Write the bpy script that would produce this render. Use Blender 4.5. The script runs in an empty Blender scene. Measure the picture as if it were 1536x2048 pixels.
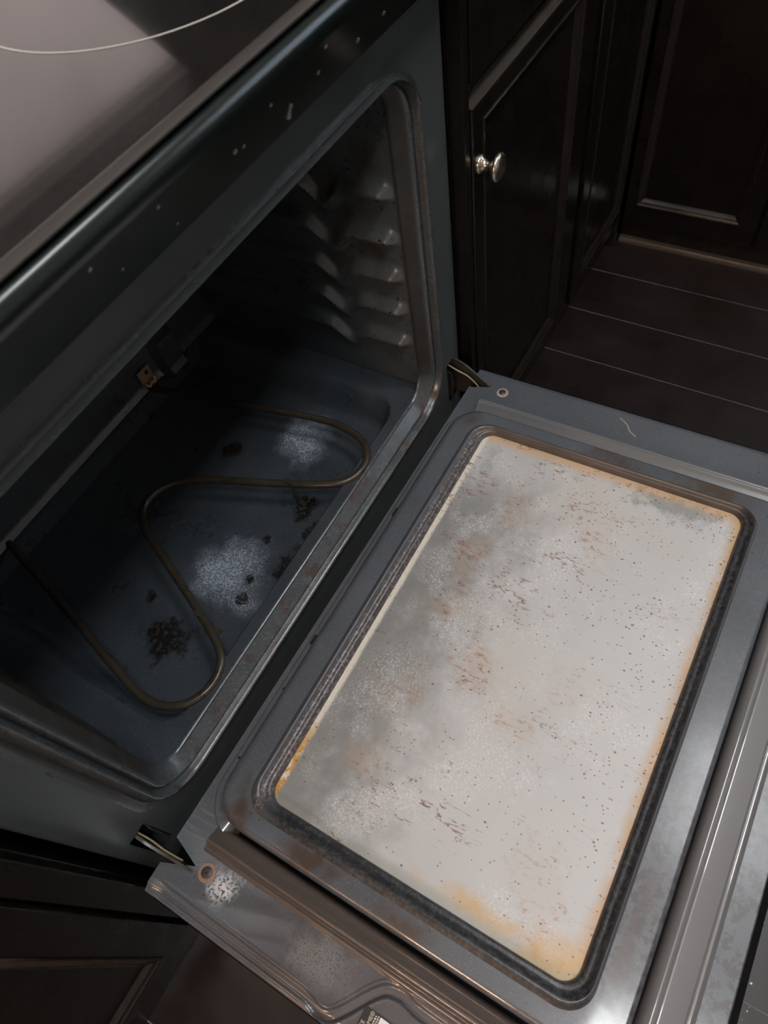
import bpy, bmesh, math, random
from mathutils import Vector, Matrix
random.seed(7)
S = bpy.context.scene
COL = S.collection

# ------------------------------------------------------------------ camera
RM = ((0.49070861, -0.86179753, -0.12849155),
      (-0.76827107, -0.35837279, -0.53040411),
      (0.41105308, 0.3589902, -0.83795072))      # rows: image right, image down, view
cam = bpy.data.cameras.new('camera')
cam.lens = 1397.36 / 2048 * 36.0
cam.sensor_width = 36.0
cam.clip_start = 0.02
cam.dof.use_dof = True
cam.dof.focus_distance = 0.83
cam.dof.aperture_fstop = 9.0
co = bpy.data.objects.new('camera', cam)
COL.objects.link(co)
M = Matrix.Identity(4)
for i in range(3):
    M[i][0] = RM[0][i]
    M[i][1] = -RM[1][i]
    M[i][2] = -RM[2][i]
M.translation = (0.10977, -0.35211, 1.06696)
co.matrix_world = M
S.camera = co

# ------------------------------------------------------------------ world, exposure
S.view_settings.view_transform = 'Standard'
S.view_settings.look = 'None'
S.view_settings.exposure = 0.0
S.view_settings.gamma = 1.0
S.view_settings.use_curve_mapping = False
W = bpy.data.worlds.new('daylight')
S.world = W
W.use_nodes = True
W.node_tree.nodes['Background'].inputs[0].default_value = (0.72, 0.86, 1.0, 1)
W.node_tree.nodes['Background'].inputs[1].default_value = 4.0
CEILING_LAMP = 27.0      # emission of the two square ceiling lamps
WARM_LAMP = 135.0         # emission of the warm wall lamp on the left
try:
    S.cycles.max_bounces = 8
    S.cycles.use_denoising = True
    S.cycles.sample_clamp_indirect = 8.0
except Exception:
    pass

# ------------------------------------------------------------------ node helpers
class NT:
    def __init__(s, name):
        s.m = bpy.data.materials.new(name)
        s.m.use_nodes = True
        s.t = s.m.node_tree
        s.b = s.t.nodes['Principled BSDF']
        s.geo = s.t.nodes.new('ShaderNodeNewGeometry')
        sp = s.t.nodes.new('ShaderNodeSeparateXYZ')
        s.t.links.new(s.geo.outputs['Position'], sp.inputs[0])
        s.x, s.y, s.z = sp.outputs[0], sp.outputs[1], sp.outputs[2]

    def put(s, sock, v):
        if isinstance(v, bpy.types.NodeSocket):
            s.t.links.new(v, sock)
        elif v is not None:
            if sock.type == 'RGBA' and not hasattr(v, '__len__'):
                v = (v, v, v, 1)
            elif sock.type == 'RGBA' and len(v) == 3:
                v = (*v, 1)
            sock.default_value = v

    def math(s, op, a, b=None, c=None, clamp=False):
        n = s.t.nodes.new('ShaderNodeMath')
        n.operation = op
        n.use_clamp = clamp
        s.put(n.inputs[0], a)
        if b is not None:
            s.put(n.inputs[1], b)
        if c is not None:
            s.put(n.inputs[2], c)
        return n.outputs[0]

    def add(s, a, b): return s.math('ADD', a, b)
    def sub(s, a, b): return s.math('SUBTRACT', a, b)
    def mul(s, a, b): return s.math('MULTIPLY', a, b)
    def mx(s, a, b): return s.math('MAXIMUM', a, b)
    def mn(s, a, b): return s.math('MINIMUM', a, b)

    def ramp(s, v, lo, hi, a=0.0, b=1.0):
        n = s.t.nodes.new('ShaderNodeMapRange')
        n.interpolation_type = 'SMOOTHSTEP'
        s.put(n.inputs[0], v)
        n.inputs[1].default_value = lo
        n.inputs[2].default_value = hi
        n.inputs[3].default_value = a
        n.inputs[4].default_value = b
        return n.outputs[0]

    def vec(s, x, y, z=0.0):
        n = s.t.nodes.new('ShaderNodeCombineXYZ')
        s.put(n.inputs[0], x)
        s.put(n.inputs[1], y)
        s.put(n.inputs[2], z)
        return n.outputs[0]

    def noise(s, scale, detail=3.0, rough=0.6, vec=None, dist=0.0):
        n = s.t.nodes.new('ShaderNodeTexNoise')
        n.inputs['Scale'].default_value = scale
        n.inputs['Detail'].default_value = detail
        n.inputs['Roughness'].default_value = rough
        n.inputs['Distortion'].default_value = dist
        s.t.links.new(vec if vec is not None else s.geo.outputs['Position'], n.inputs['Vector'])
        return n.outputs['Fac']

    def voro(s, scale, vec=None, rnd=1.0):
        n = s.t.nodes.new('ShaderNodeTexVoronoi')
        n.inputs['Scale'].default_value = scale
        n.inputs['Randomness'].default_value = rnd
        s.t.links.new(vec if vec is not None else s.geo.outputs['Position'], n.inputs['Vector'])
        sp = s.t.nodes.new('ShaderNodeSeparateColor')
        s.t.links.new(n.outputs['Color'], sp.inputs[0])
        return n.outputs['Distance'], sp.outputs[0]

    def mix(s, f, a, b):
        n = s.t.nodes.new('ShaderNodeMix')
        n.data_type = 'RGBA'
        s.put(n.inputs[0], f)
        s.put(n.inputs[6], a)
        s.put(n.inputs[7], b)
        return n.outputs[2]

    def blob(s, cx, cy, rx, ry, wob, rot=0.0, soft=0.6, a='x', b='y'):
        """soft spot of its own shape at a world place; wob = noise socket that frays the edge"""
        u = s.sub(getattr(s, a), cx)
        v = s.sub(getattr(s, b), cy)
        if rot:
            c, sn = math.cos(rot), math.sin(rot)
            u, v = s.add(s.mul(u, c), s.mul(v, sn)), s.sub(s.mul(v, c), s.mul(u, sn))
        d = s.math('SQRT', s.add(s.math('POWER', s.mul(u, 1 / rx), 2.0), s.math('POWER', s.mul(v, 1 / ry), 2.0)))
        d = s.add(d, s.mul(s.sub(wob, 0.5), 2.2))
        return s.ramp(d, 1.0, 1.0 - soft)

    def bump(s, h, strength=0.3, dist=0.002):
        n = s.t.nodes.new('ShaderNodeBump')
        n.inputs['Strength'].default_value = strength
        n.inputs['Distance'].default_value = dist
        s.put(n.inputs['Height'], h)
        s.t.links.new(n.outputs[0], s.b.inputs['Normal'])

    def out(s, color=None, rough=None, metal=None, spec=None, coat=None, coat_rough=None, ior=None):
        for k, v in (('Base Color', color), ('Roughness', rough), ('Metallic', metal), ('Specular IOR Level', spec),
                     ('Coat Weight', coat), ('Coat Roughness', coat_rough), ('IOR', ior)):
            if v is not None:
                s.put(s.b.inputs[k], v)
        return s.m


def plain(name, color, rough=0.5, metal=0.0, var=0.15, scale=30.0, coat=None, bump=0.0, spec=None):
    n = NT(name)
    f = n.noise(scale, 4)
    lo = tuple(c * (1 - var) for c in color)
    hi = tuple(min(1, c * (1 + var)) for c in color)
    if bump:
        n.bump(f, bump, 0.001)
    return n.out(n.mix(f, lo, hi), n.ramp(f, 0.2, 0.8, rough * 0.85, rough * 1.15), metal, coat=coat, spec=spec)


def emit(name, color, strength):
    m = bpy.data.materials.new(name)
    m.use_nodes = True
    b = m.node_tree.nodes['Principled BSDF']
    b.inputs['Base Color'].default_value = (0.8, 0.8, 0.8, 1)
    b.inputs['Emission Color'].default_value = (*color, 1)
    b.inputs['Emission Strength'].default_value = strength
    return m

# ------------------------------------------------------------------ materials
def mat_enamel_front():
    n = NT('green black front enamel')
    f = n.noise(900, 2)
    g = n.noise(9, 3)
    c = n.mix(g, (0.042, 0.047, 0.048), (0.060, 0.066, 0.067))
    c = n.mix(n.ramp(f, 0.62, 0.75), c, (0.06, 0.07, 0.07))
    n.bump(n.noise(260, 2), 0.06, 0.0006)
    return n.out(c, n.ramp(g, 0.3, 0.7, 0.30, 0.42), 0.0)


def mat_rim():
    n = NT('worn rim enamel')
    f = n.noise(700, 3)
    g = n.noise(28, 4)
    c = n.mix(g, (0.030, 0.035, 0.038), (0.055, 0.060, 0.064))
    c = n.mix(n.ramp(f, 0.55, 0.72), c, (0.16, 0.17, 0.18))
    # brown burnt-on patches on the lower flange
    w = n.noise(45, 4)
    low = n.ramp(n.z, 0.345, 0.330)
    st = n.mul(low, n.ramp(w, 0.56, 0.62))
    c = n.mix(n.mul(st, 0.85), c, (0.045, 0.022, 0.020))
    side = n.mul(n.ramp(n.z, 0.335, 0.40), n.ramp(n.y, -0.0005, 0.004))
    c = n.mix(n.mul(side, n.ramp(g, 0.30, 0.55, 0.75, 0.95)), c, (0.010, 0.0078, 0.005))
    c = n.mix(n.ramp(n.z, 0.725, 0.745), c, (0.050, 0.055, 0.056))
    n.bump(f, 0.05, 0.0006)
    ro = n.add(n.ramp(g, 0.3, 0.7, 0.22, 0.32), n.mul(side, 0.3))
    return n.out(c, ro, 0.0, spec=0.65)


def mat_cavity():
    n = NT('speckled cavity enamel')
    f = n.noise(800, 2)
    g = n.noise(12, 4)
    w = n.noise(60, 5)
    c = n.mix(g, (0.020, 0.026, 0.031), (0.045, 0.054, 0.064))
    c = n.mix(n.ramp(f, 0.60, 0.72), c, (0.13, 0.15, 0.17))
    # two pools of light on the tray, painted as pale flaky colour
    light_or_res = n.mx(n.blob(0.318, 0.112, 0.085, 0.058, n.noise(14, 4), 0.4, 0.9),
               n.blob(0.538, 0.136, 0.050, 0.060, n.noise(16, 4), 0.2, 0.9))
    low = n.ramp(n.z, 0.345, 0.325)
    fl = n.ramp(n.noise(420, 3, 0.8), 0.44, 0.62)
    c = n.mix(n.mul(n.mul(light_or_res, low), n.add(n.mul(fl, 0.75), 0.15)), c, (0.42, 0.47, 0.55))
    # burnt brown crumbs and puddles
    bs = None
    for cx, cy, rx, ry in ((0.212, 0.133, 0.034, 0.034), (0.488, 0.232, 0.018, 0.020), (0.364, 0.050, 0.035, 0.020),
                           (0.447, 0.080, 0.026, 0.022), (0.325, 0.085, 0.009, 0.008), (0.300, 0.078, 0.010, 0.010),
                           (0.42, 0.05, 0.02, 0.012), (0.385, 0.10, 0.008, 0.006), (0.25, 0.19, 0.014, 0.008)):
        q = n.blob(cx, cy, rx, ry, w, 0.3, 0.45)
        bs = q if bs is None else n.mx(bs, q)
    bs = n.mul(bs, n.mul(low, n.ramp(n.noise(190, 4, 0.75), 0.36, 0.50)))
    c = n.mix(n.mul(bs, 0.97), c, (0.007, 0.005, 0.003))
    # grime on the walls: brown towards the front edge, black spatter
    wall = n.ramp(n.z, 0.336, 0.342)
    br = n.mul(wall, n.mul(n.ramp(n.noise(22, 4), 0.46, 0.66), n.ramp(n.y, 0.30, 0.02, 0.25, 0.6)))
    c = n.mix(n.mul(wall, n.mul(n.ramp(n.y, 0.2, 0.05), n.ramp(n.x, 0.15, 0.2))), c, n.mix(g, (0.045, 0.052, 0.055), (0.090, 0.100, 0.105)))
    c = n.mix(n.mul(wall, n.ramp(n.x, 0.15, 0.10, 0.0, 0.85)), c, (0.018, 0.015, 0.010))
    c = n.mix(br, c, (0.030, 0.022, 0.013))
    sp_d, sp_r = n.voro(150)
    spat = n.mul(n.mul(wall, n.ramp(sp_d, 0.30, 0.18)), n.mul(n.math('GREATER_THAN', sp_r, 0.55), n.ramp(n.noise(25, 2), 0.45, 0.6)))
    c = n.mix(spat, c, (0.006, 0.005, 0.004))
    # fine crumbs everywhere on the tray
    d2, r2 = n.voro(95)
    cr = n.mul(n.mul(low, n.ramp(d2, 0.16, 0.09)), n.math('GREATER_THAN', r2, 0.80))
    c = n.mix(cr, c, (0.010, 0.008, 0.006))
    n.bump(n.add(n.mul(f, 0.5), n.noise(300, 3)), 0.16, 0.0010)
    return n.out(c, n.ramp(g, 0.3, 0.7, 0.26, 0.40), 0.0, spec=0.75)


def mat_sheet():
    """blue grey speckled enamel of the open door, browned by heat"""
    n = NT('speckled door enamel')
    v = n.mul(n.y, -1.0)
    f = n.noise(850, 2)
    g = n.noise(10, 4)
    w = n.noise(40, 5)
    c = n.mix(g, (0.055, 0.063, 0.074), (0.092, 0.103, 0.118))
    c = n.mix(n.ramp(f, 0.57, 0.72), c, (0.16, 0.17, 0.185))
    # brown heat tint on the left strip and on the front left
    left = n.mul(n.ramp(n.x, 0.085, 0.03), n.ramp(n.y, -0.06, -0.18))
    c = n.mix(n.mul(left, 0.6), c, (0.058, 0.047, 0.046))
    bl = None
    for cx, cy, rx, ry, rot in ((0.10, -0.075, 0.055, 0.020, 0.5), (0.66, -0.066, 0.020, 0.020, 0), (0.67, -0.38, 0.03, 0.06, 0),
                                (0.095, -0.17, 0.018, 0.06, 0), (0.09, -0.27, 0.014, 0.05, 0), (0.665, -0.25, 0.014, 0.05, 0),
                                (0.19, -0.452, 0.09, 0.014, 0), (0.12, -0.40, 0.03, 0.05, 0)):
        q = n.blob(cx, cy, rx, ry, n.noise(24, 4), rot, 0.9)
        bl = q if bl is None else n.mx(bl, q)
    c = n.mix(n.mul(bl, n.ramp(n.noise(70, 4), 0.34, 0.56, 0.35, 0.95)), c, (0.058, 0.037, 0.024))
    # flaked dark brown spots on the front strip of the liner
    strip = n.mul(n.ramp(n.y, -0.425, -0.445), n.ramp(n.x, 0.55, 0.12, 0.1, 1.0))
    fl = n.ramp(n.noise(120, 5, 0.75), 0.50, 0.54)
    c = n.mix(n.mul(n.mul(strip, fl), 0.92), c, (0.045, 0.032, 0.030))
    d1, r1 = n.voro(130)
    dots = n.mul(n.ramp(d1, 0.18, 0.10), n.math('GREATER_THAN', r1, 0.84))
    c = n.mix(n.mul(dots, 0.7), c, (0.020, 0.019, 0.019))
    # whitish dried residue with dark pits by the left screw and before the label
    pits = n.ramp(n.noise(330, 3, 0.7), 0.56, 0.50)
    light_or_res = n.mx(n.blob(0.029, -0.098, 0.020, 0.022, n.noise(35, 3), 0, 0.9), 0.0)
    res2 = n.blob(0.030, -0.215, 0.032, 0.060, n.noise(30, 3), 0, 1.0)
    c = n.mix(n.mul(n.mul(res2, n.ramp(n.noise(650, 3, 0.7), 0.60, 0.52)), 0.30), c, (0.36, 0.37, 0.36))
    c = n.mix(n.mul(n.mul(light_or_res, pits), 0.9), c, (0.62, 0.63, 0.64))
    n.bump(n.add(n.mul(f, 0.6), n.noise(260, 3)), 0.10, 0.0008)
    return n.out(c, n.ramp(g, 0.3, 0.7, 0.30, 0.42), 0.0, spec=0.5, coat=n.ramp(n.x, 0.16, 0.08, 0.14, 1.0), coat_rough=n.ramp(n.x, 0.16, 0.08, 0.14, 0.06))


def mat_bead():
    """window lip: dark enamel, flaked white in the hinge-side channel, browned on the right"""
    n = NT('scorched window lip enamel')
    f = n.noise(240, 5, 0.75)
    g = n.noise(30, 4)
    v = n.mul(n.y, -1.0)
    c = n.mix(g, (0.040, 0.042, 0.047), (0.070, 0.073, 0.080))
    hs = n.mul(n.ramp(v, 0.100, 0.094), n.ramp(v, 0.0800, 0.0835))
    c = n.mix(hs, c, n.mix(n.ramp(f, 0.48, 0.64), (0.050, 0.042, 0.043), (0.19, 0.187, 0.19)))
    right = n.ramp(n.x, 0.62, 0.65)
    c = n.mix(n.mul(right, 0.8), c, n.mix(g, (0.055, 0.040, 0.034), (0.13, 0.11, 0.10)))
    far = n.mx(n.mul(n.ramp(n.y, -0.41, -0.425), n.ramp(n.y, -0.4375, -0.4345)), n.mul(n.ramp(n.x, 0.124, 0.118), n.ramp(v, 0.10, 0.12)))
    c = n.mix(n.mul(far, 0.8), c, n.mix(n.ramp(f, 0.45, 0.6), (0.010, 0.010, 0.011), (0.055, 0.055, 0.056)))
    n.bump(f, 0.15, 0.001)
    return n.out(c, 0.32, 0.0, spec=0.6)


def mat_pane():
    """heat-fogged greasy pane with rust stains"""
    n = NT('greasy fogged glass')
    v = n.mul(n.y, -1.0)
    big = n.noise(7, 4)
    mid = n.noise(26, 5, 0.7)
    fine = n.noise(330, 4, 0.75)
    flake = n.noise(430, 4, 0.85)
    # fog: thin (dark grey glass shows) along the hinge side and near the left, thick elsewhere
    fog = n.ramp(n.add(v, n.mul(n.sub(mid, 0.5), 0.16)), 0.110, 0.262)
    fog = n.mx(fog, n.mul(n.ramp(n.x, 0.52, 0.62), 0.8))
    fog = n.mn(fog, n.sub(1.0, n.mul(n.blob(0.165, -0.150, 0.090, 0.075, mid, 0, 1.0), 0.75)))
    fog = n.mn(fog, n.sub(1.0, n.mul(n.blob(0.605, -0.118, 0.05, 0.022, mid, 0, 0.9), 0.6)))
    fog = n.mn(fog, n.sub(1.0, n.mul(n.blob(0.632, -0.360, 0.022, 0.085, n.noise(60, 4), 0, 0.8), 0.8)))
    c = n.mix(fog, n.mix(mid, (0.17, 0.18, 0.178), (0.27, 0.275, 0.27)), n.mix(big, (0.445, 0.455, 0.450), (0.535, 0.540, 0.540)))
    # white crystalline flakes in drifts
    dr = n.mx(n.ramp(n.noise(13, 4), 0.46, 0.62), n.mx(n.blob(0.30, -0.145, 0.05, 0.05, mid, 0, 1), n.blob(0.585, -0.112, 0.07, 0.018, mid, 0, 1)))
    c = n.mix(n.mul(n.mul(n.ramp(flake, 0.50, 0.62), dr), 0.5), c, (0.78, 0.78, 0.79))
    # tan cast
    tan = n.mx(n.blob(0.58, -0.27, 0.07, 0.13, n.noise(12, 3), 0, 1.0), n.blob(0.36, -0.25, 0.10, 0.05, n.noise(14, 3), 0.4, 1.0))
    c = n.mix(n.mul(tan, 0.30), c, (0.50, 0.43, 0.34))
    # orange edge deposits
    e = n.noise(30, 4)
    er = n.ramp(n.add(n.x, n.mul(n.sub(e, 0.5), 0.014)), 0.628, 0.650)
    ef = n.mul(n.ramp(n.add(v, n.mul(n.sub(e, 0.5), 0.014)), 0.410, 0.4265), n.ramp(mid, 0.35, 0.5, 0.4, 1.0))
    c = n.mix(n.mul(er, 0.85), c, n.mix(e, (0.42, 0.22, 0.06), (0.62, 0.44, 0.25)))
    c = n.mix(n.mul(ef, 0.85), c, n.mix(e, (0.32, 0.15, 0.045), (0.60, 0.39, 0.15)))
    corner = n.mx(n.blob(0.125, -0.402, 0.030, 0.050, n.noise(22, 4), 0.3, 0.8), n.mul(n.blob(0.133, -0.33, 0.016, 0.07, n.noise(22, 4), 0, 0.9), 0.8))
    c = n.mix(n.mul(corner, 0.9), c, n.mix(n.noise(60, 4), (0.46, 0.25, 0.055), (0.64, 0.44, 0.17)))
    lft = n.mul(n.ramp(n.add(n.x, n.mul(n.sub(e, 0.5), 0.012)), 0.134, 0.122), 0.40)
    c = n.mix(lft, c, (0.42, 0.34, 0.22))
    # cream line along the hinge edge, orange at its left end
    eh = n.mul(n.ramp(n.add(v, n.mul(n.sub(mid, 0.5), 0.005)), 0.1025, 0.0980), n.ramp(fine, 0.3, 0.5, 0.6, 1.0))
    oc = n.mul(n.ramp(n.x, 0.24, 0.17), n.ramp(n.noise(70, 4), 0.40, 0.5))
    c = n.mix(eh, c, n.mix(oc, (0.64, 0.61, 0.53), (0.50, 0.27, 0.07)))
    # rust: patches, streaks that run front to back, hair cracks, spots
    pm = None
    for cx, cy, rx, ry, k in ((0.345, -0.215, 0.055, 0.035, 1), (0.205, -0.165, 0.030, 0.042, 1), (0.545, -0.285, 0.045, 0.045, 0.8),
                              (0.47, -0.155, 0.06, 0.04, 0.7), (0.555, -0.175, 0.05, 0.045, 0.7), (0.395, -0.17, 0.045, 0.05, 0.7), (0.30, -0.275, 0.03, 0.05, 0.7), (0.15, -0.385, 0.05, 0.04, 0.8),
                              (0.20, -0.36, 0.05, 0.05, 0.5), (0.28, -0.16, 0.05, 0.05, 0.55), (0.36, -0.32, 0.05, 0.06, 0.45)):
        q = n.mul(n.blob(cx, cy, rx, ry, n.noise(26, 4), 0, 1.0), k)
        pm = q if pm is None else n.mx(pm, q)
    aniso = n.vec(n.mul(n.x, 210.0), n.mul(n.y, 80.0), 0.0)
    sn = n.noise(1.0, 5, 0.8, vec=aniso)
    rust = n.mul(n.ramp(n.add(sn, n.mul(n.sub(n.noise(60, 3), 0.5), 0.25)), 0.53, 0.59), n.ramp(pm, 0.15, 0.8))
    c = n.mix(n.mul(pm, 0.20), c, (0.46, 0.30, 0.16))
    c = n.mix(n.mul(rust, 0.75), c, n.mix(fine, (0.17, 0.065, 0.030), (0.46, 0.25, 0.12)))
    # hair cracks: wandering lines, broken into runs
    cm = n.mul(n.ramp(n.noise(15, 3), 0.52, 0.60), n.ramp(v, 0.40, 0.22, 0.2, 1.0))
    for sx, sy, off, wd in ((26.0, 5.5, 0.0, 0.0065), (40.0, 9.0, 7.3, 0.0070)):
        crk = n.vec(n.add(n.mul(n.x, sx), off), n.mul(n.y, sy), off)
        cn = n.noise(1.0, 5, 0.60, vec=crk, dist=0.25)
        line = n.ramp(n.math('ABSOLUTE', n.sub(cn, 0.5)), wd, wd * 0.35)
        br = n.ramp(n.noise(70, 2), 0.42, 0.50)
        c = n.mix(n.mul(n.mul(line, n.mul(cm, br)), 0.85), c, (0.19, 0.072, 0.042))
    # spots of two sizes, thicker towards the right and the front
    grad = n.ramp(n.add(n.mul(n.x, 0.55), n.mul(v, 1.1)), 0.42, 0.72)
    clump = n.ramp(n.noise(22, 3), 0.40, 0.62)
    for sc, r0, base in ((150, 0.20, 0.92), (300, 0.27, 0.89)):
        dd, rr = n.voro(sc, vec=n.vec(n.x, n.mul(n.y, 0.72), 0.0))
        dens = n.sub(base, n.mul(n.mul(grad, n.add(n.mul(clump, 0.8), 0.2)), 0.42))
        spot = n.mul(n.ramp(n.add(dd, n.mul(n.sub(fine, 0.5), 0.12)), r0, r0 * 0.5), n.math('GREATER_THAN', rr, dens))
        c = n.mix(n.mul(spot, 0.85), c, n.mix(fine, (0.10, 0.035, 0.025), (0.24, 0.10, 0.055)))
    n.bump(n.add(flake, fine), 0.10, 0.0006)
    return n.out(c, n.ramp(big, 0.3, 0.7, 0.34, 0.46), 0.0, spec=0.5)


def mat_rail():
    n = NT('heat browned rail enamel')
    f = n.noise(600, 2)
    right = n.mx(n.ramp(n.x, 0.25, 0.5), n.ramp(n.y, -0.470, -0.478))
    c = n.mix(right, (0.085, 0.067, 0.058), (0.15, 0.15, 0.152))
    c = n.mix(n.ramp(f, 0.6, 0.72, 0, 0.4), c, (0.18, 0.17, 0.17))
    return n.out(c, 0.28, 0.0, spec=0.6, coat=1.0, coat_rough=0.05)


def mat_cooktop():
    n = NT('black ceramic glass')
    g = n.noise(6, 3)
    d, r = n.voro(60)
    dust = n.mul(n.ramp(d, 0.035, 0.02), n.math('GREATER_THAN', r, 0.8))
    c = n.mix(n.ramp(g, 0.3, 0.7), (0.016, 0.0145, 0.0135), (0.024, 0.022, 0.0205))
    c = n.mix(dust, c, (0.4, 0.38, 0.36))
    return n.out(c, n.ramp(g, 0.3, 0.7, 0.055, 0.11), 0.0, spec=1.0, coat=1.0, coat_rough=0.035)


def mat_wood(name, a, b, rough):
    n = NT(name)
    gv = n.vec(n.mul(n.x, 40.0), n.mul(n.y, 40.0), n.mul(n.z, 3.0))
    g = n.noise(1.0, 4, vec=gv)
    c = n.mix(g, a, b)
    d, r = n.voro(70)
    c = n.mix(n.mul(n.ramp(d, 0.05, 0.03), n.math('GREATER_THAN', r, 0.9)), c, (0.10, 0.09, 0.08))
    return n.out(c, n.ramp(n.noise(14, 3), 0.3, 0.7, rough, rough * 1.5), 0.0, spec=0.45)


def mat_plank():
    n = NT('dark stained floor board')
    gv = n.vec(n.mul(n.x, 60.0), n.mul(n.y, 3.5), 0.0)
    g = n.noise(1.0, 5, vec=gv)
    oi = n.t.nodes.new('ShaderNodeObjectInfo')
    c = n.mix(g, (0.008, 0.0055, 0.005), (0.019, 0.012, 0.0105))
    c = n.mix(n.mul(oi.outputs['Random'], 0.2), c, (0.013, 0.007, 0.006))
    dust = n.ramp(n.noise(5, 4), 0.45, 0.7)
    c = n.mix(n.mul(dust, 0.25), c, (0.03, 0.027, 0.026))
    d, r = n.voro(45)
    c = n.mix(n.mul(n.ramp(d, 0.04, 0.025), n.math('GREATER_THAN', r, 0.88)), c, (0.25, 0.22, 0.18))
    return n.out(c, n.ramp(n.noise(9, 3), 0.3, 0.7, 0.26, 0.42), 0.0, spec=0.5)


MT = dict(
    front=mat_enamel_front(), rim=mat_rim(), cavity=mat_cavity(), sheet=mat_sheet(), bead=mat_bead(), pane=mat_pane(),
    rail=mat_rail(), cooktop=mat_cooktop(),
    wood=mat_wood('black stained cabinet wood', (0.0038, 0.0032, 0.0028), (0.0075, 0.0060, 0.0050), 0.22),
    mould=mat_wood('highlit moulding wood', (0.007, 0.0055, 0.0045), (0.020, 0.015, 0.012), 0.20),  # lighter than the cabinet wood, paints the highlights on the mouldings
    edge=mat_wood('highlit cabinet edge', (0.026, 0.021, 0.017), (0.070, 0.058, 0.048), 0.30),  # palest wood tone, paints light caught along cabinet edges
    plank=mat_plank(),
    seam=plain('dusty floor joint', (0.22, 0.20, 0.19), 0.9),
    black=plain('black door glass', (0.003, 0.003, 0.0032), 0.5, spec=0.03),
    console=plain('dark green console enamel', (0.0045, 0.0080, 0.0072), 0.24, scale=6),
    trim=plain('grey brown cooktop trim', (0.060, 0.055, 0.050), 0.24, scale=14),
    steel=plain('dull steel strip', (0.22, 0.21, 0.20), 0.40, 0.6),
    hinge=plain('grimy hinge steel', (0.075, 0.072, 0.064), 0.36, 0.6, 0.5, 90, bump=0.3),
    wire=plain('tan spring wire', (0.30, 0.24, 0.14), 0.5, 0.2),
    hole=plain('hole shade', (0.003, 0.003, 0.003), 0.9),  # flat black that paints the shade inside holes and slots
    element=plain('heat brown element sheath', (0.050, 0.041, 0.030), 0.30, 0.35, 0.35, 60),
    brass=plain('tarnished brass plate', (0.42, 0.27, 0.15), 0.40, 0.55, 0.4, 200),
    nickel=plain('aged nickel', (0.62, 0.55, 0.45), 0.26, 1.0, 0.25, 40),
    washer=plain('tan washer', (0.36, 0.30, 0.25), 0.5, 0.0, 0.2, 200),
    washer2=plain('rusty washer', (0.24, 0.16, 0.12), 0.5, 0.0, 0.4, 300),
    screw=plain('dark screw steel', (0.055, 0.048, 0.047), 0.42, 0.3),
    print_=plain('pale burner print', (0.62, 0.59, 0.54), 0.4),
    drop=plain('dried pale drop', (0.14, 0.15, 0.15), 0.25),
    rust=plain('rust stain', (0.16, 0.07, 0.03), 0.7),
    wall=plain('painted wall', (0.62, 0.60, 0.57), 0.8, scale=3),
    tile=plain('glossy pale wall tile', (0.74, 0.71, 0.69), 0.25, scale=2),
    ceil=plain('white ceiling paint', (0.80, 0.79, 0.77), 0.9, scale=3),
    stone=plain('dark speckled worktop', (0.035, 0.032, 0.030), 0.22, 0, 0.6, 220),
    white=plain('white label film', (0.80, 0.79, 0.80), 0.35),
    ink=plain('black label film', (0.020, 0.017, 0.017), 0.35),
    cream=plain('cream label ink', (0.62, 0.55, 0.44), 0.5),
    fleck=plain('white fleck', (0.75, 0.74, 0.72), 0.5),
    hair=plain('pale fibre', (0.62, 0.56, 0.44), 0.5),
    lampbody=plain('white lamp housing', (0.7, 0.7, 0.7), 0.5),
    lamp=emit('lamp diffuser', (0.97, 0.985, 1.0), CEILING_LAMP),
    warm=emit('warm lamp', (1.0, 0.60, 0.38), WARM_LAMP),
)

# ------------------------------------------------------------------ mesh helpers
def obj(name, bm, mat, parent=None, sharp=35, smooth=True, base=None, weighted=True):
    """bm in world coordinates -> ONE linked mesh object under parent (an Empty or a mesh placed at its base)"""
    me = bpy.data.meshes.new(name)
    bmesh.ops.recalc_face_normals(bm, faces=bm.faces)
    bm.to_mesh(me)
    bm.free()
    mats = mat if isinstance(mat, (list, tuple)) else [mat]
    for m in mats:
        me.materials.append(m)
    o = bpy.data.objects.new(name, me)
    COL.objects.link(o)
    if smooth:
        for p in me.polygons:
            p.use_smooth = True
        me.set_sharp_from_angle(angle=math.radians(sharp))
        if weighted:
            wn = o.modifiers.new('weighted normals', 'WEIGHTED_NORMAL')
            wn.keep_sharp = True
            wn.weight = 60
    off = Vector((0, 0, 0))
    if parent is not None:
        o.parent = parent
        p = parent
        while p is not None:
            off += Vector(p.location)
            p = p.parent
    elif base is not None:
        o.location = base
        off = Vector(base)
    if off.length:
        me.transform(Matrix.Translation(-off))
    return o


def thing(name, label, cat, loc=(0, 0, 0), group=None):
    o = bpy.data.objects.new(name, None)
    o.empty_display_size = 0.05
    COL.objects.link(o)
    o.location = loc
    o['label'] = label
    o['category'] = cat
    if group:
        o['group'] = group
    return o


def tag(o, label, cat, group=None):
    o['label'] = label
    o['category'] = cat
    if group:
        o['group'] = group
    return o


def struct(name, bm, mat, parent=None, **k):
    o = obj(name, bm, mat, parent, **k)
    o['kind'] = 'structure'
    return o


def rrect(a0, a1, b0, b1, r, n=7):
    r = max(r, 1e-5)
    pts = []
    for cx, cy, t0 in ((a1 - r, b0 + r, -90), (a1 - r, b1 - r, 0), (a0 + r, b1 - r, 90), (a0 + r, b0 + r, 180)):
        for i in range(n + 1):
            t = math.radians(t0 + 90.0 * i / n)
            pts.append((cx + r * math.cos(t), cy + r * math.sin(t)))
    return pts


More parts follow.
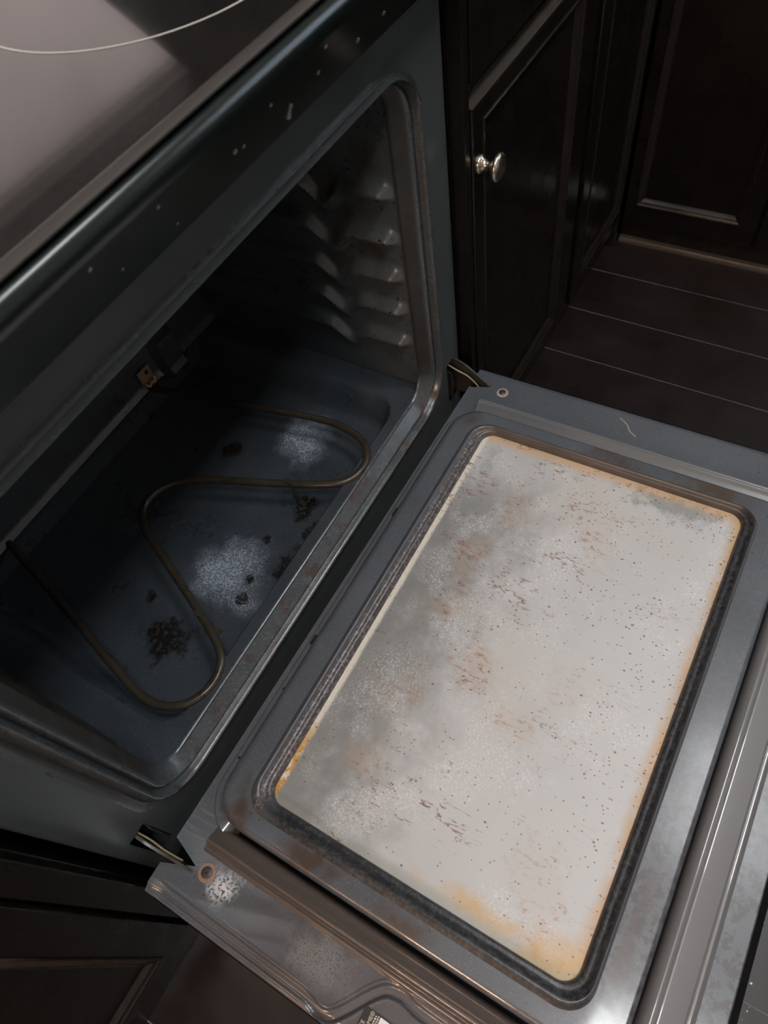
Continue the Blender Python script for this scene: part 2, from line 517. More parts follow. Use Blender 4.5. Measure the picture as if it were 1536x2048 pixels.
def loft(bm, rings, closed=True, cap0=False, cap1=False, wrap=False):
    vs = [[bm.verts.new(p) for p in r] for r in rings]
    m = len(vs[0])
    seq = list(range(len(vs) - 1))
    for k in seq:
        for i in range(m if closed else m - 1):
            j = (i + 1) % m
            q = [vs[k][i], vs[k][j], vs[k + 1][j], vs[k + 1][i]]
            try:
                bm.faces.new(q)
            except ValueError:
                pass
    if cap0:
        bm.faces.new(vs[0])
    if cap1:
        bm.faces.new(vs[-1])
    return vs


def box(bm, x0, x1, y0, y1, z0, z1, bev=0.0):
    r = bmesh.ops.create_cube(bm, size=1.0)
    for v in r['verts']:
        v.co = ((x0 + x1) / 2 + v.co.x * (x1 - x0), (y0 + y1) / 2 + v.co.y * (y1 - y0), (z0 + z1) / 2 + v.co.z * (z1 - z0))
    if bev:
        es = list({e for v in r['verts'] for e in v.link_edges})
        bmesh.ops.bevel(bm, geom=es, offset=bev, segments=2, affect='EDGES', profile=0.6)
    return bm


def B(*a, **k):
    return box(bmesh.new(), *a, **k)


def grid(bm, us, vs, f):
    vv = [[bm.verts.new(f(u, v)) for v in vs] for u in us]
    for i in range(len(us) - 1):
        for j in range(len(vs) - 1):
            bm.faces.new((vv[i][j], vv[i + 1][j], vv[i + 1][j + 1], vv[i][j + 1]))
    return vv


def lin(a, b, n):
    return [a + (b - a) * i / n for i in range(n + 1)]


def catmull(P, n=8):
    P = [Vector(p) for p in P]
    Q = [P[0] * 2 - P[1]] + P + [P[-1] * 2 - P[-2]]
    out = []
    for i in range(1, len(Q) - 2):
        a, b, c, d = Q[i - 1:i + 3]
        for k in range(n):
            t = k / n
            out.append(0.5 * ((2 * b) + (c - a) * t + (2 * a - 5 * b + 4 * c - d) * t * t + (3 * b - a - 3 * c + d) * t ** 3))
    out.append(P[-1])
    return out


def tube(bm, pts, r, n=10, up=Vector((0, 0, 1))):
    pts = [Vector(p) for p in pts]
    rings = []
    for i, p in enumerate(pts):
        d = (pts[min(i + 1, len(pts) - 1)] - pts[max(i - 1, 0)]).normalized()
        u = up if abs(d.dot(up)) < 0.95 else Vector((1, 0, 0))
        s = d.cross(u).normalized()
        t = s.cross(d)
        rr = r(i / (len(pts) - 1)) if callable(r) else r
        rings.append([p + (s * math.cos(a) + t * math.sin(a)) * rr for a in (2 * math.pi * k / n for k in range(n))])
    loft(bm, rings, cap0=True, cap1=True)
    return bm


def lathe(bm, prof, M_, n=20):
    """prof (radius, height) along local z, placed by M_"""
    rings = [[M_ @ Vector((r * math.cos(2 * math.pi * k / n), r * math.sin(2 * math.pi * k / n), h)) for k in range(n)] for r, h in prof]
    loft(bm, rings, cap0=True, cap1=True)
    return bm


def prism(bm, poly, f0, f1):
    """closed polygon between two placements"""
    loft(bm, [[f0(*p) for p in poly], [f1(*p) for p in poly]], cap0=True, cap1=True)
    return bm


def smooth01(t):
    t = max(0.0, min(1.0, t))
    return t * t * (3 - 2 * t)

# ------------------------------------------------------------------ room shell
floor = struct('floor', B(-1.7, 2.2, -2.7, 0.70, -0.05, -0.0008), MT['seam'])
PW = 0.1298
k = -22
x = 1.2534 + PW * k
me0 = None
while x < 2.15:
    if x + PW > -1.65:
        o = obj('plank', B(x + 0.0007, x + PW - 0.0007, -2.65, 0.62, -0.02, 0.0, bev=0.0008), MT['plank'], floor)
    x += PW
bm = bmesh.new()      # opening for a low window added to brighten the cooktop's reflection
BX0, BX1, BZ0, BZ1 = -0.45, 1.45, 0.955, 1.262
box(bm, -1.7, BX0, 0.64, 0.72, 0, 2.5)
box(bm, BX1, 2.2, 0.64, 0.72, 0, 2.5)
box(bm, BX0, BX1, 0.64, 0.72, 0, BZ0)
box(bm, BX0, BX1, 0.64, 0.72, BZ1, 2.5)
struct('wall_back', bm, MT['tile'], smooth=False)
win = struct('added_window', box(box(box(box(bmesh.new(), BX0, BX1, 0.655, 0.70, BZ0, BZ0 + 0.012), BX0, BX1, 0.655, 0.70, BZ1 - 0.012, BZ1), BX0, BX0 + 0.02, 0.655, 0.70, BZ0, BZ1), BX1 - 0.02, BX1, 0.655, 0.70, BZ0, BZ1), MT['lampbody'])
g = NT('added frosted pane')
tl = g.t.nodes.new('ShaderNodeBsdfTranslucent')
fr = g.mix(g.noise(5, 3), (0.40, 0.33, 0.30), (0.50, 0.42, 0.38))
g.t.links.new(fr, tl.inputs[0])
g.t.links.new(tl.outputs[0], g.t.nodes['Material Output'].inputs[0])
obj('pane', B(BX0 + .015, BX1 - .015, 0.676, 0.680, BZ0 + .01, BZ1 - .01), g.m, win)
struct('wall_left', B(-1.7, -1.62, -2.7, 0.70, 0, 2.5), MT['wall'])
struct('wall_front', B(-1.7, 2.2, -2.72, -2.64, 0, 2.5), MT['wall'])
bm = bmesh.new()      # the right wall has a window opening
WY0, WY1, WZ0, WZ1 = -2.30, -1.10, 1.00, 2.10
box(bm, 2.14, 2.22, -2.7, WY0, 0, 2.5)
box(bm, 2.14, 2.22, WY1, 0.70, 0, 2.5)
box(bm, 2.14, 2.22, WY0, WY1, 0, WZ0)
box(bm, 2.14, 2.22, WY0, WY1, WZ1, 2.5)
struct('wall_right', bm, MT['wall'], smooth=False)
struct('ceiling', B(-1.7, 2.2, -2.7, 0.72, 2.45, 2.5), MT['ceil'])
bm = bmesh.new()
for a0, a1, b0, b1 in ((WY0, WY1, WZ0, WZ0 + .05), (WY0, WY1, WZ1 - .05, WZ1), (WY0, WY0 + .05, WZ0, WZ1), (WY1 - .05, WY1, WZ0, WZ1), (-1.72, -1.68, WZ0, WZ1)):
    box(bm, 2.15, 2.20, a0, a1, b0, b1)
win = struct('window_1', bm, MT['lampbody'])
g = NT('clear window glass')
g.b.inputs['Transmission Weight'].default_value = 1.0
g.b.inputs['IOR'].default_value = 1.1
g.out((1, 1, 1), 0.0)
obj('pane', B(2.172, 2.178, WY0 + .04, WY1 - .04, WZ0 + .04, WZ1 - .04), g.m, win)

# lamps of the room (above and behind the camera)
for lx, ly, lb in ((0.0, -0.80, 'square white ceiling lamp straight above the open oven door'), (0.95, -0.80, 'square white ceiling lamp above the floor right of the open door')):
    t = thing('ceiling_lamp', lb, 'ceiling lamp', (lx, ly, 2.45))
    obj('housing', B(lx - 0.27, lx + 0.27, ly - 0.20, ly + 0.20, 2.41, 2.45, bev=0.006), MT['lampbody'], t)
    obj('diffuser', B(lx - 0.25, lx + 0.25, ly - 0.18, ly + 0.18, 2.395, 2.412, bev=0.004), MT['lamp'], t)
t = thing('wall_lamp', 'wide warm wall lamp on the left wall beyond the cabinets', 'lamp', (-1.62, -0.19, 1.35))
obj('back_plate', B(-1.62, -1.595, -0.40, 0.02, 1.26, 1.44, bev=0.004), MT['lampbody'], t)
obj('shade', B(-1.597, -1.545, -0.37, -0.01, 1.315, 1.385, bev=0.015), MT['warm'], t)

# ------------------------------------------------------------------ range
WO = 0.756
RG = thing('electric_range', 'dark green-black electric range with its oven door hanging open and a stained glass pane', 'oven', (0.378, 0.31, 0.0))
XS0, XS1, ZS0, ZS1, YS = 0.087, 0.669, 0.335, 0.7477, 0.014      # seam of the oven opening

def xz_ring(d, y, r=None, n=9):
    r = (0.032 + d) if r is None else r
    # the bead is narrower and flatter along the top
    return [(a, y * (1 - 0.93 * max(0.0, min(1.0, (b - ZS1 + 0.025) / 0.03))) if abs(y) < 0.009 and d > 0.011 else y, b) for a, b in rrect(XS0 - d, XS1 + d, ZS0 - d, ZS1 + 0.45 * d, r, n)]

bm = bmesh.new()
prof = [(-0.0006, 0.0165), (-0.0004, 0.0145), (0.0008, 0.0125), (0.0100, 0.0014), (0.0115, -0.0010), (0.0130, -0.0016), (0.0148, -0.0008), (0.0172, 0.0028), (0.0186, 0.0012),
        (0.0198, -0.0050), (0.0210, -0.0082), (0.0224, -0.0090), (0.0245, -0.0080), (0.0275, -0.0036), (0.0300, 0.0014), (0.0325, 0.0026), (0.0355, 0.0014), (0.0385, 0.0003), (0.0410, 0.0)]
loft(bm, [xz_ring(d, y) for d, y in prof])
obj('opening_rim', bm, MT['rim'], RG, sharp=60)

bm = bmesh.new()
SL = (0.0165, 0.0385)      # hinge slots, left; the right one mirrors it
loft(bm, [xz_ring(0.0409, 0.0), [(a, 0.0, b) for a, b in rrect(0.0440, 0.7120, 0.2000, 0.842, 0.004, 9)]])
def plate(x0, x1, z0, z1):
    bm.faces.new([bm.verts.new(p) for p in ((x0, 0, z0), (x1, 0, z0), (x1, 0, z1), (x0, 0, z1))])
for m in (0, 1):
    f = (lambda a, b: (a, b)) if not m else (lambda a, b: (WO - b, WO - a))
    e = 0.004
    for x0, x1, z0, z1 in ((e, SL[0], 0.20, 0.842), (SL[1], 0.0442, 0.20, 0.842), (SL[0], SL[1], 0.20, 0.262), (SL[0], SL[1], 0.336, 0.842)):
        q = f(x0, x1)
        plate(q[0], q[1], z0, z1)
    # rounded outer corner and side return
    for a0, y0, a1, y1 in ((e, 0, 0.0012, 0.0012), (0.0012, 0.0012, 0, 0.004), (0, 0.004, 0, 0.05)):
        p0, p1 = (a0, a1) if not m else (WO - a0, WO - a1)
        bm.faces.new([bm.verts.new(p) for p in ((p0, y0, 0.20), (p0, y0, 0.86), (p1, y1, 0.86), (p1, y1, 0.20))])
plate(0.004, 0.752, 0.842, 0.86)
bmesh.ops.remove_doubles(bm, verts=bm.verts, dist=1e-5)
obj('front_frame', bm, MT['front'], RG)

bm = bmesh.new()      # outer casing behind the frame
for a in (0.0005, WO - 0.0005):
    bm.faces.new([bm.verts.new(p) for p in ((a, 0.05, 0.03), (a, 0.61, 0.03), (a, 0.61, 0.86), (a, 0.05, 0.86))])
bm.faces.new([bm.verts.new(p) for p in ((0, 0.61, 0.03), (WO, 0.61, 0.03), (WO, 0.61, 0.86), (0, 0.61, 0.86))])
bm.faces.new([bm.verts.new(p) for p in ((0, 0.0, 0.20), (WO, 0.0, 0.20), (WO, 0.61, 0.20), (0, 0.61, 0.20))])
obj('casing', bm, MT['front'], RG)
obj('storage_drawer', B(0.004, 0.752, -0.016, 0.40, 0.045, 0.197, bev=0.004), MT['front'], RG)
for a in (0.03, 0.71):
    for b in (0.05, 0.56):
        bm = lathe(bmesh.new(), [(0.014, 0.0), (0.014, 0.012), (0.008, 0.014), (0.008, 0.045)], Matrix.Translation((a, b, 0.0)), 10)
        obj('levelling_foot', bm, MT['black'], RG)

# cavity: tray floor, ribbed side walls, back wall, top
CX0, CX1, CY0, CY1 = 0.085, 0.671, 0.012, 0.392
def tray_h(x, y):
    # rounded recess, sides slope 30-40 mm wide
    def sdf(x, y, x0, x1, y0, y1, r):
        cx, cy = (x0 + x1) / 2, (y0 + y1) / 2
        qx, qy = abs(x - cx) - (x1 - x0) / 2 + r, abs(y - cy) - (y1 - y0) / 2 + r
        return math.hypot(max(qx, 0), max(qy, 0)) + min(max(qx, qy), 0) - r
    d = sdf(x, y, 0.120, 0.640, 0.0310, 0.470, 0.045)
    w = 0.010 + 0.006 * smooth01((y - 0.04) / 0.03) + 0.018 * smooth01((x - 0.5) / 0.14) * smooth01((y - 0.03) / 0.04) + 0.012 * smooth01((0.22 - x) / 0.09)
    return 0.335 - 0.040 * smooth01(-d / w) - 0.0003
bm = bmesh.new()
xs = lin(CX0 - 0.001, CX1 + 0.001, 120)
ys = lin(CY0, 0.09, 30)[:-1] + lin(0.09, CY1, 54)
grid(bm, xs, ys, lambda x, y: (x, y, tray_h(x, y)))
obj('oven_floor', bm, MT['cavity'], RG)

RIBS = (0.629, 0.573, 0.521, 0.470, 0.418)
def wall_h(y, z):
    h = 0.0
    dip = math.exp(-((y - 0.113) / 0.020) ** 2)
    fr = smooth01((y - 0.020) / 0.014)
    for zk in RIBS:
        zc = zk - 0.026 * dip - 0.004 * smooth01((y - 0.13) / 0.1)
        amp = 0.0130 * (1.0 - 0.35 * dip)
        s = (z - zc) / (0.0080 if z < zc else 0.0100)
        h = max(h, amp * math.exp(-s * s) * fr)
    return h
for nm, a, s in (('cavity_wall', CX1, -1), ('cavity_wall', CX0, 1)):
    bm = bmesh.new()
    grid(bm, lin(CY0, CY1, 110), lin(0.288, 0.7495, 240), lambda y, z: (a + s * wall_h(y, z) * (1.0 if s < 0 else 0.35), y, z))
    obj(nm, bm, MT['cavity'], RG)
bm = bmesh.new()
def back_y(x, z):
    d = max(abs(x - 0.562) - 0.026, abs(z - 0.362) - 0.042)      # stamped box for the element and lamp wiring
    return CY1 - 0.018 * smooth01(-d / 0.010) + 0.006 * math.exp(-((z - 0.338) / 0.006) ** 2) * -1
grid(bm, lin(CX0, CX1, 150), lin(0.290, 0.50, 74) + lin(0.52, 0.7495, 10), lambda x, z: (x, back_y(x, z), z))
obj('cavity_back', bm, MT['cavity'], RG)
obj('cavity_top', B(CX0, CX1, 0.004, CY1, 0.7485, 0.7520), MT['cavity'], RG)

# bake element
EL = [(0.508, 0.389, 0.338), (0.5190, 0.345, 0.336), (0.5275, 0.307, 0.335), (0.5450, 0.215, 0.335), (0.5620, 0.125, 0.335), (0.5640, 0.080, 0.335),
      (0.5540, 0.043, 0.335), (0.5310, 0.0235, 0.335), (0.5060, 0.0215, 0.335), (0.4860, 0.033, 0.335), (0.4690, 0.061, 0.335), (0.4440, 0.121, 0.335),
      (0.4200, 0.184, 0.335), (0.4020, 0.226, 0.335), (0.3790, 0.252, 0.335), (0.3520, 0.2600, 0.335), (0.3300, 0.252, 0.335), (0.3130, 0.231, 0.335),
      (0.2900, 0.180, 0.335), (0.2572, 0.104, 0.335), (0.2290, 0.0470, 0.335), (0.2080, 0.0280, 0.335), (0.1830, 0.0250, 0.335), (0.1580, 0.0370, 0.335),
      (0.1430, 0.0600, 0.335), (0.1395, 0.0900, 0.335), (0.1480, 0.1300, 0.335), (0.1740, 0.2290, 0.335), (0.2020, 0.340, 0.335), (0.214, 0.389, 0.338)]
el = obj('bake_element', tube(bmesh.new(), catmull(EL, 6), 0.0053, 12), MT['element'], RG, sharp=80)
for ex, ey in ((0.4540, 0.097), (0.2500, 0.090)):
    bm = bmesh.new()
    box(bm, ex - 0.0035, ex + 0.0035, ey - 0.006, ey - 0.0048, 0.2955, 0.3405)
    box(bm, ex - 0.0035, ex + 0.0035, ey - 0.006, ey + 0.006, 0.3398, 0.3412)
    box(bm, ex - 0.0035, ex + 0.0035, ey - 0.016, ey - 0.0048, 0.2952, 0.2965)
    obj('support_clip', bm, MT['element'], el)
bm = bmesh.new()
box(bm, 0.500, 0.524, 0.386, 0.3885, 0.347, 0.374, bev=0.0006)
tb = obj('terminal_plate', bm, MT['brass'], RG)
obj('mounting_hole_shade', lathe(bmesh.new(), [(0.0032, 0), (0.0032, 0.0008)], Matrix.Translation((0.515, 0.3858, 0.366)) @ Matrix.Rotation(math.pi / 2, 4, 'X'), 12), MT['hole'], tb)  # black disc laid on the plate, painted shade of its hole
bm = bmesh.new()
tube(bm, catmull([(0.502, 0.384, 0.352), (0.506, 0.381, 0.347), (0.512, 0.382, 0.350), (0.518, 0.381, 0.347), (0.522, 0.384, 0.352)], 5), 0.0022, 8)
obj('spring_clip', bm, MT['brass'], tb)

# console and cooktop
def sweep_x(poly, x0, x1):
    bm_ = bmesh.new()
    prism(bm_, poly, lambda y, z: (x0, y, z), lambda y, z: (x1, y, z))
    return bm_
obj('console', sweep_x([(0.0, 0.812), (-0.026, 0.812), (-0.031, 0.815), (-0.0450, 0.8390), (-0.0585, 0.8620), (-0.0602, 0.8660), (-0.0608, 0.8695), (-0.0603, 0.8730),
                        (-0.0588, 0.8762), (-0.0560, 0.8787), (-0.0520, 0.8797), (0.0, 0.8800)], -0.001, WO + 0.001), MT['console'], RG, sharp=50)
obj('cooktop_trim', sweep_x([(-0.0500, 0.8800), (-0.0525, 0.8803), (-0.0550, 0.8812), (-0.0567, 0.8825), (-0.0568, 0.8838), (-0.0553, 0.8848), (-0.0505, 0.8856), (-0.0480, 0.8848), (-0.0480, 0.8800)],
                            -0.002, WO + 0.002), MT['trim'], RG, sharp=50)
ct = obj('cooktop', B(-0.002, WO + 0.002, -0.0480, 0.60, 0.8790, 0.8850, bev=0.0010), MT['cooktop'], RG)
def annulus(cx, cy, z, r0, r1, n=96):
    bm_ = bmesh.new()
    loft(bm_, [[(cx + r * math.cos(2 * math.pi * k / n), cy + r * math.sin(2 * math.pi * k / n), z) for k in range(n)] for r in (r0, r1)])
    return bm_
obj('burner_ring', annulus(0.5133, 0.1045, 0.8852, 0.1168, 0.1186), MT['print_'], ct)
obj('burner_ring', annulus(0.5133, 0.4250, 0.8852, 0.0868, 0.0886), MT['print_'], ct)
# dried drops on the console face
def console_pt(x, s):
    y0, z0, y1, z1 = -0.031, 0.815, -0.0585, 0.8620
    return Vector((x, y0 + (y1 - y0) * s * 0.9, z0 + (z1 - z0) * s * 0.9))
nrm = Vector((0, -0.863, -0.505))
for x, s, r in ((0.405, 0.62, 0.0022), (0.415, 0.56, 0.0016), (0.470, 0.44, 0.0020), (0.500, 0.60, 0.0018), (0.555, 0.47, 0.0022), (0.590, 0.52, 0.0020), (0.440, 0.86, 0.0015), (0.350, 0.30, 0.0012), (0.300, 0.45, 0.0012), (0.330, 0.95, 0.0014), (0.500, 1.0, 0.0016), (0.275, 0.98, 0.0016), (0.575, 0.93, 0.0018)):
    p = console_pt(x, s)
    q = nrm.to_track_quat('Z', 'Y').to_matrix().to_4x4()
    obj('dried_drop', lathe(bmesh.new(), [(r, -0.0002), (r * 0.8, r * 0.3), (r * 0.35, r * 0.5)], Matrix.Translation(p) @ q, 9), MT['drop'], RG)
p = console_pt(0.468, 0.50)
obj('dried_drop', tube(bmesh.new(), [p, p + Vector((0.001, 0.0035, -0.0055)), p + Vector((0.0015, 0.006, -0.0095))], lambda t: 0.0011 + 0.0013 * t, 8), MT['drop'], RG)

# hinge arms: an upright curved plate each with a spring wire
def hinge(xp, side):
    prof_ = [(0.020, 0.333), (0.000, 0.3345), (-0.012, 0.3320), (-0.024, 0.3255), (-0.036, 0.3170), (-0.048, 0.3075), (-0.0600, 0.2985), (-0.0620, 0.2930), (-0.0580, 0.2880), (-0.02, 0.272), (0.020, 0.266)]
    bm_ = bmesh.new()
    prism(bm_, prof_, lambda y, z: (xp, y, z), lambda y, z: (xp + 0.0026, y, z))
    xi = xp - side * 0.0125
    prism(bm_, [(0.020, 0.318), (-0.002, 0.318), (-0.006, 0.300), (-0.004, 0.268), (0.020, 0.264)], lambda y, z: (xi, y, z), lambda y, z: (xi + 0.0015, y, z))
    box(bm_, min(xp, xi), max(xp, xi) + 0.0015, 0.018, 0.020, 0.264, 0.333)
    h = obj('hinge_arm', bm_, MT['hinge'], RG)
    xw = xp - side * 0.004
    obj('spring_wire', tube(bmesh.new(), catmull([(xw, 0.006, 0.323), (xw - side * .001, -0.010, 0.3185), (xw, -0.024, 0.313), (xw, -0.036, 0.304), (xw, -0.042, 0.296)], 5), 0.0011, 7), MT['wire'], h)
hinge(0.7365, 1)
hinge(0.0235, -1)

# ------------------------------------------------------------------ open oven door (local x, v away from the hinge, h up)
DZ, TILT = 0.2976, math.atan(0.0266)
ct_, st_ = math.cos(TILT), math.sin(TILT)
def D(x, v, h):
    return Vector((x, -v * ct_ + h * st_, DZ + v * st_ + h * ct_))

def s_path(v):
    return -0.0035 + 0.0415 * smooth01((v - 0.242) / 0.044) - 0.004 * math.exp(-((v - 0.236) / 0.012) ** 2) + 0.003 * math.exp(-((v - 0.296) / 0.012) ** 2)
def sheet_h(x, v):
    xs_ = s_path(v)
    sl = (s_path(v + 0.002) - s_path(v - 0.002)) / 0.004
    d = (x - xs_) / math.sqrt(1 + sl * sl)
    h = -0.0012 * smooth01(-d / 0.004)          # pressed channel with two crisp edges
    h -= 0.0034 * smooth01((0.0060 - abs(d)) / 0.0030)
    h += 0.0004 * math.exp(-((abs(d) - 0.0068) / 0.0012) ** 2)
    if v < 0.06:
        h *= smooth01((v - 0.024) / 0.02)
    if x < -0.0035:
        h -= 0.005 * smooth01((-0.0035 - x) / 0.010)
    if v > 0.066 and 0.060 < x < 0.70:      # channel that the raised liner stands in
        h -= 0.028 * smooth01((x - 0.0690) / 0.004) * smooth01((0.6885 - x) / 0.004) * smooth01((v - 0.068) / 0.008) * smooth01((0.4835 - v) / 0.004)
    if x > 0.7600:
        h -= 0.002 * smooth01((x - 0.760) / 0.005)
    return h

def hinge_v(x): return 0.0225 + 0.0095 * x
NL = (0.0425, 0.0305, 0.0150)      # left notch: inner corner, tip, outer corner (x)
NR = (0.7275, 0.7375, 0.7520)
VT = 0.0590
def lerp(a, b, t): return a + (b - a) * t
bm = bmesh.new()
XL, XR = -0.0140, 0.7650
strips = ((lambda v: XL, lambda v: lerp(NL[2], NL[1], min(1, max(0, (v - 0.0235) / (VT - 0.0235))))),
          (lambda v: lerp(NL[0], NL[1], min(1, max(0, (v - 0.0235) / (VT - 0.0235)))), lambda v: lerp(NR[0], NR[1], min(1, max(0, (v - 0.0290) / (VT + 0.002 - 0.0290))))),
          (lambda v: lerp(NR[2], NR[1], min(1, max(0, (v - 0.0290) / (VT + 0.002 - 0.0290)))), lambda v: XR))
VS = [0.0, 0.25, 0.5, 0.75]
vrows = lin(0.0235, 0.061, 15)[:-1] + lin(0.061, 0.200, 30)[:-1] + lin(0.200, 0.310, 110)[:-1] + lin(0.310, 0.5435, 30)
for si, (fa, fb) in enumerate(strips):
    if si == 0:
        ts = lin(0, 1, 54)
    elif si == 1:
        ts = [t_ * 0.07 for t_ in lin(0, 1, 66)][:-1] + lin(0.07, 0.955, 50)[:-1] + lin(0.955, 1, 24)
    else:
        ts = lin(0, 1, 12)
    rows = []
    for v in vrows:
        a, b = fa(v), fb(v)
        row = []
        for t_ in ts:
            x = lerp(a, b, t_)
            vv = v + (hinge_v(x) - 0.0235) * (1 - smooth01((v - 0.0235) / 0.03)) if v < 0.0535 else v
            row.append(bm.verts.new(D(x, vv, sheet_h(x, vv))))
        rows.append(row)
    for i in range(len(rows) - 1):
        for j in range(len(ts) - 1):
            try:
                bm.faces.new((rows[i][j], rows[i][j + 1], rows[i + 1][j + 1], rows[i + 1][j]))
            except ValueError:
                pass
# turned-down hems: hinge edge and front edge
hem = [[D(x, hinge_v(x), sheet_h(x, hinge_v(x)) - q) for x in lin(0.0425, 0.7275, 20)] for q in (0.0, 0.004, 0.018)]
loft(bm, hem, closed=False)
hem = [[D(x, 0.5435 + p, -q) for x in lin(XL, XR, 20)] for p, q in ((0.0, 0.0), (0.0012, 0.0006), (0.0016, 0.0022), (0.0016, 0.010))]
loft(bm, hem, closed=False)
bmesh.ops.remove_doubles(bm, verts=bm.verts, dist=2e-5)
bmesh.ops.dissolve_degenerate(bm, dist=1e-5, edges=bm.edges)
DR = obj('oven_door', bm, MT['sheet'], RG, sharp=50)

# raised liner around the window
def dring(x0, x1, v0, v1, r, h, n=9, deep=False):
    return [D(a, b, lerp(h, -0.027, smooth01((b - 0.070) / 0.012)) if deep else h) for a, b in rrect(x0, x1, v0, v1, r, n)]
bm = bmesh.new()
loft(bm, [dring(0.0655, 0.6910, 0.0310, 0.4840, 0.050, 0.0003, deep=True), dring(0.0668, 0.6897, 0.0325, 0.4830, 0.049, 0.0024, deep=True), dring(0.0680, 0.6885, 0.0338, 0.4820, 0.048, 0.0028, deep=True),
          dring(0.0785, 0.6788, 0.0392, 0.4765, 0.042, 0.0026, deep=True), dring(0.0790, 0.6784, 0.0402, 0.4760, 0.0415, 0.0032, deep=True), dring(0.0796, 0.6780, 0.0420, 0.4750, 0.040, 0.0110), dring(0.0802, 0.6775, 0.0440, 0.4745, 0.039, 0.0165),
          dring(0.0815, 0.6765, 0.0470, 0.4735, 0.037, 0.0205), dring(0.0840, 0.6745, 0.0510, 0.4715, 0.0355, 0.0228), dring(0.0870, 0.6720, 0.0550, 0.4690, 0.034, 0.0235),
          dring(0.1020, 0.6570, 0.0745, 0.4410, 0.028, 0.0235)])
obj('door_liner', bm, MT['sheet'], DR, sharp=60)
bm = bmesh.new()
loft(bm, [dring(0.1020, 0.6570, 0.0745, 0.4410, 0.028, 0.0235), dring(0.1050, 0.6560, 0.0765, 0.4395, 0.027, 0.0245), dring(0.1075, 0.6545, 0.0785, 0.4385, 0.026, 0.0255), dring(0.1095, 0.6535, 0.0800, 0.4378, 0.025, 0.0254),
          dring(0.1120, 0.6525, 0.0820, 0.4362, 0.0235, 0.0238), dring(0.1145, 0.6518, 0.0845, 0.4335, 0.022, 0.0212), dring(0.1170, 0.6510, 0.0870, 0.4310, 0.020, 0.0206),
          dring(0.1190, 0.6503, 0.0895, 0.4285, 0.019, 0.0208), dring(0.1205, 0.6497, 0.0915, 0.4265, 0.018, 0.0195), dring(0.1213, 0.6490, 0.0935, 0.4252, 0.017, 0.0165), dring(0.1215, 0.6485, 0.0945, 0.4248, 0.0165, 0.0120)])
obj('window_lip', bm, MT['bead'], DR, sharp=70)
bm = bmesh.new()
loft(bm, [dring(0.119, 0.651, 0.092, 0.4275, 0.016, 0.010), dring(0.119, 0.651, 0.092, 0.4275, 0.016, 0.0135)], cap0=True, cap1=True)
pn = obj('window_pane', bm, MT['pane'], DR, sharp=30)
pn['label'] = 'greasy fogged glass pane with rust specks'

# rolled gasket rails: same section on the left, right and front
SEC = [(-0.0140, 0.0002), (-0.0128, 0.0022), (-0.0116, 0.0046), (-0.0104, 0.0056), (-0.0090, 0.0052), (-0.0078, 0.0040), (-0.0068, 0.0042), (-0.0056, 0.0074), (-0.0044, 0.0096),
       (-0.0030, 0.0103), (-0.0016, 0.0098), (0.0006, 0.0079), (0.0040, 0.0054), (0.0080, 0.0037), (0.0118, 0.0020), (0.0145, -0.0020), (0.0155, -0.0090)]
def rail(f, a0, a1, n=8):
    bm_ = bmesh.new()
    rings = []
    for a in lin(a0, a1, n):
        rings.append([f(d, a, h) for d, h in SEC])
    loft(bm_, rings, closed=False)
    for k_ in (0, n):
        c = [f(d, (a0, a1)[k_ > 0], h) for d, h in SEC] + [f(SEC[0][0], (a0, a1)[k_ > 0], 0.0002)]
        try:
            bm_.faces.new([bm_.verts.new(p) for p in c])
        except ValueError:
            pass
    return bm_
obj('gasket_rail', rail(lambda d, a, h: D(0.0605 + d, a, h), 0.0580, 0.497), MT['rail'], DR, sharp=60)
obj('gasket_rail', rail(lambda d, a, h: D(0.6970 - d, a, h), 0.0580, 0.497), MT['rail'], DR, sharp=60)
SEC_SIDE = SEC
SEC = [(-0.0660, 0.0003), (-0.0350, 0.0004), (-0.0330, 0.0006), (-0.0310, 0.0030), (-0.0290, 0.0062), (-0.0275, 0.0070), (-0.0262, 0.0062), (-0.0252, 0.0066), (-0.0238, 0.0095), (-0.0225, 0.0104), (-0.0050, 0.0125), (-0.0032, 0.0128), (-0.0022, 0.0120),
       (-0.0012, 0.0136), (0.0002, 0.0150), (0.0022, 0.0150), (0.0050, 0.0140), (0.0080, 0.0112), (0.0104, 0.0060), (0.0112, 0.0), (0.0115, -0.008)]
SEC = SEC[2:]
obj('gasket_rail', rail(lambda d, a, h: D(a, 0.4885 - d, h), 0.0560, 0.7010), MT['rail'], DR, sharp=60)

# outer skin of the door below the sheet: black glass with a thin steel edge
bm = bmesh.new()
loft(bm, [dring(-0.0150, 0.7740, 0.0300, 0.5520, 0.006, -0.045), dring(-0.0160, 0.7755, 0.0285, 0.5535, 0.006, -0.043), dring(-0.0160, 0.7755, 0.0285, 0.5535, 0.006, -0.0128), dring(-0.0155, 0.7750, 0.0290, 0.5530, 0.005, -0.0122)], cap0=True, cap1=True)
obj('outer_skin', bm, MT['black'], DR)
bm = bmesh.new()
loft(bm, [dring(-0.0160, 0.7755, 0.0285, 0.5535, 0.006, -0.0165), dring(-0.0163, 0.7758, 0.0282, 0.5540, 0.006, -0.0162), dring(-0.0163, 0.7758, 0.0282, 0.5540, 0.006, -0.0150), dring(-0.0160, 0.7755, 0.0285, 0.5535, 0.006, -0.0147)])
obj('edge_strip', bm, MT['steel'], DR)
bm = bmesh.new()
tube(bm, [D(0.06, 0.50, -0.085), D(0.70, 0.50, -0.085)], 0.011, 14)
for a in (0.09, 0.67):
    tube(bm, [D(a, 0.50, -0.043), D(a, 0.50, -0.080)], 0.009, 10, up=Vector((1, 0, 0)))
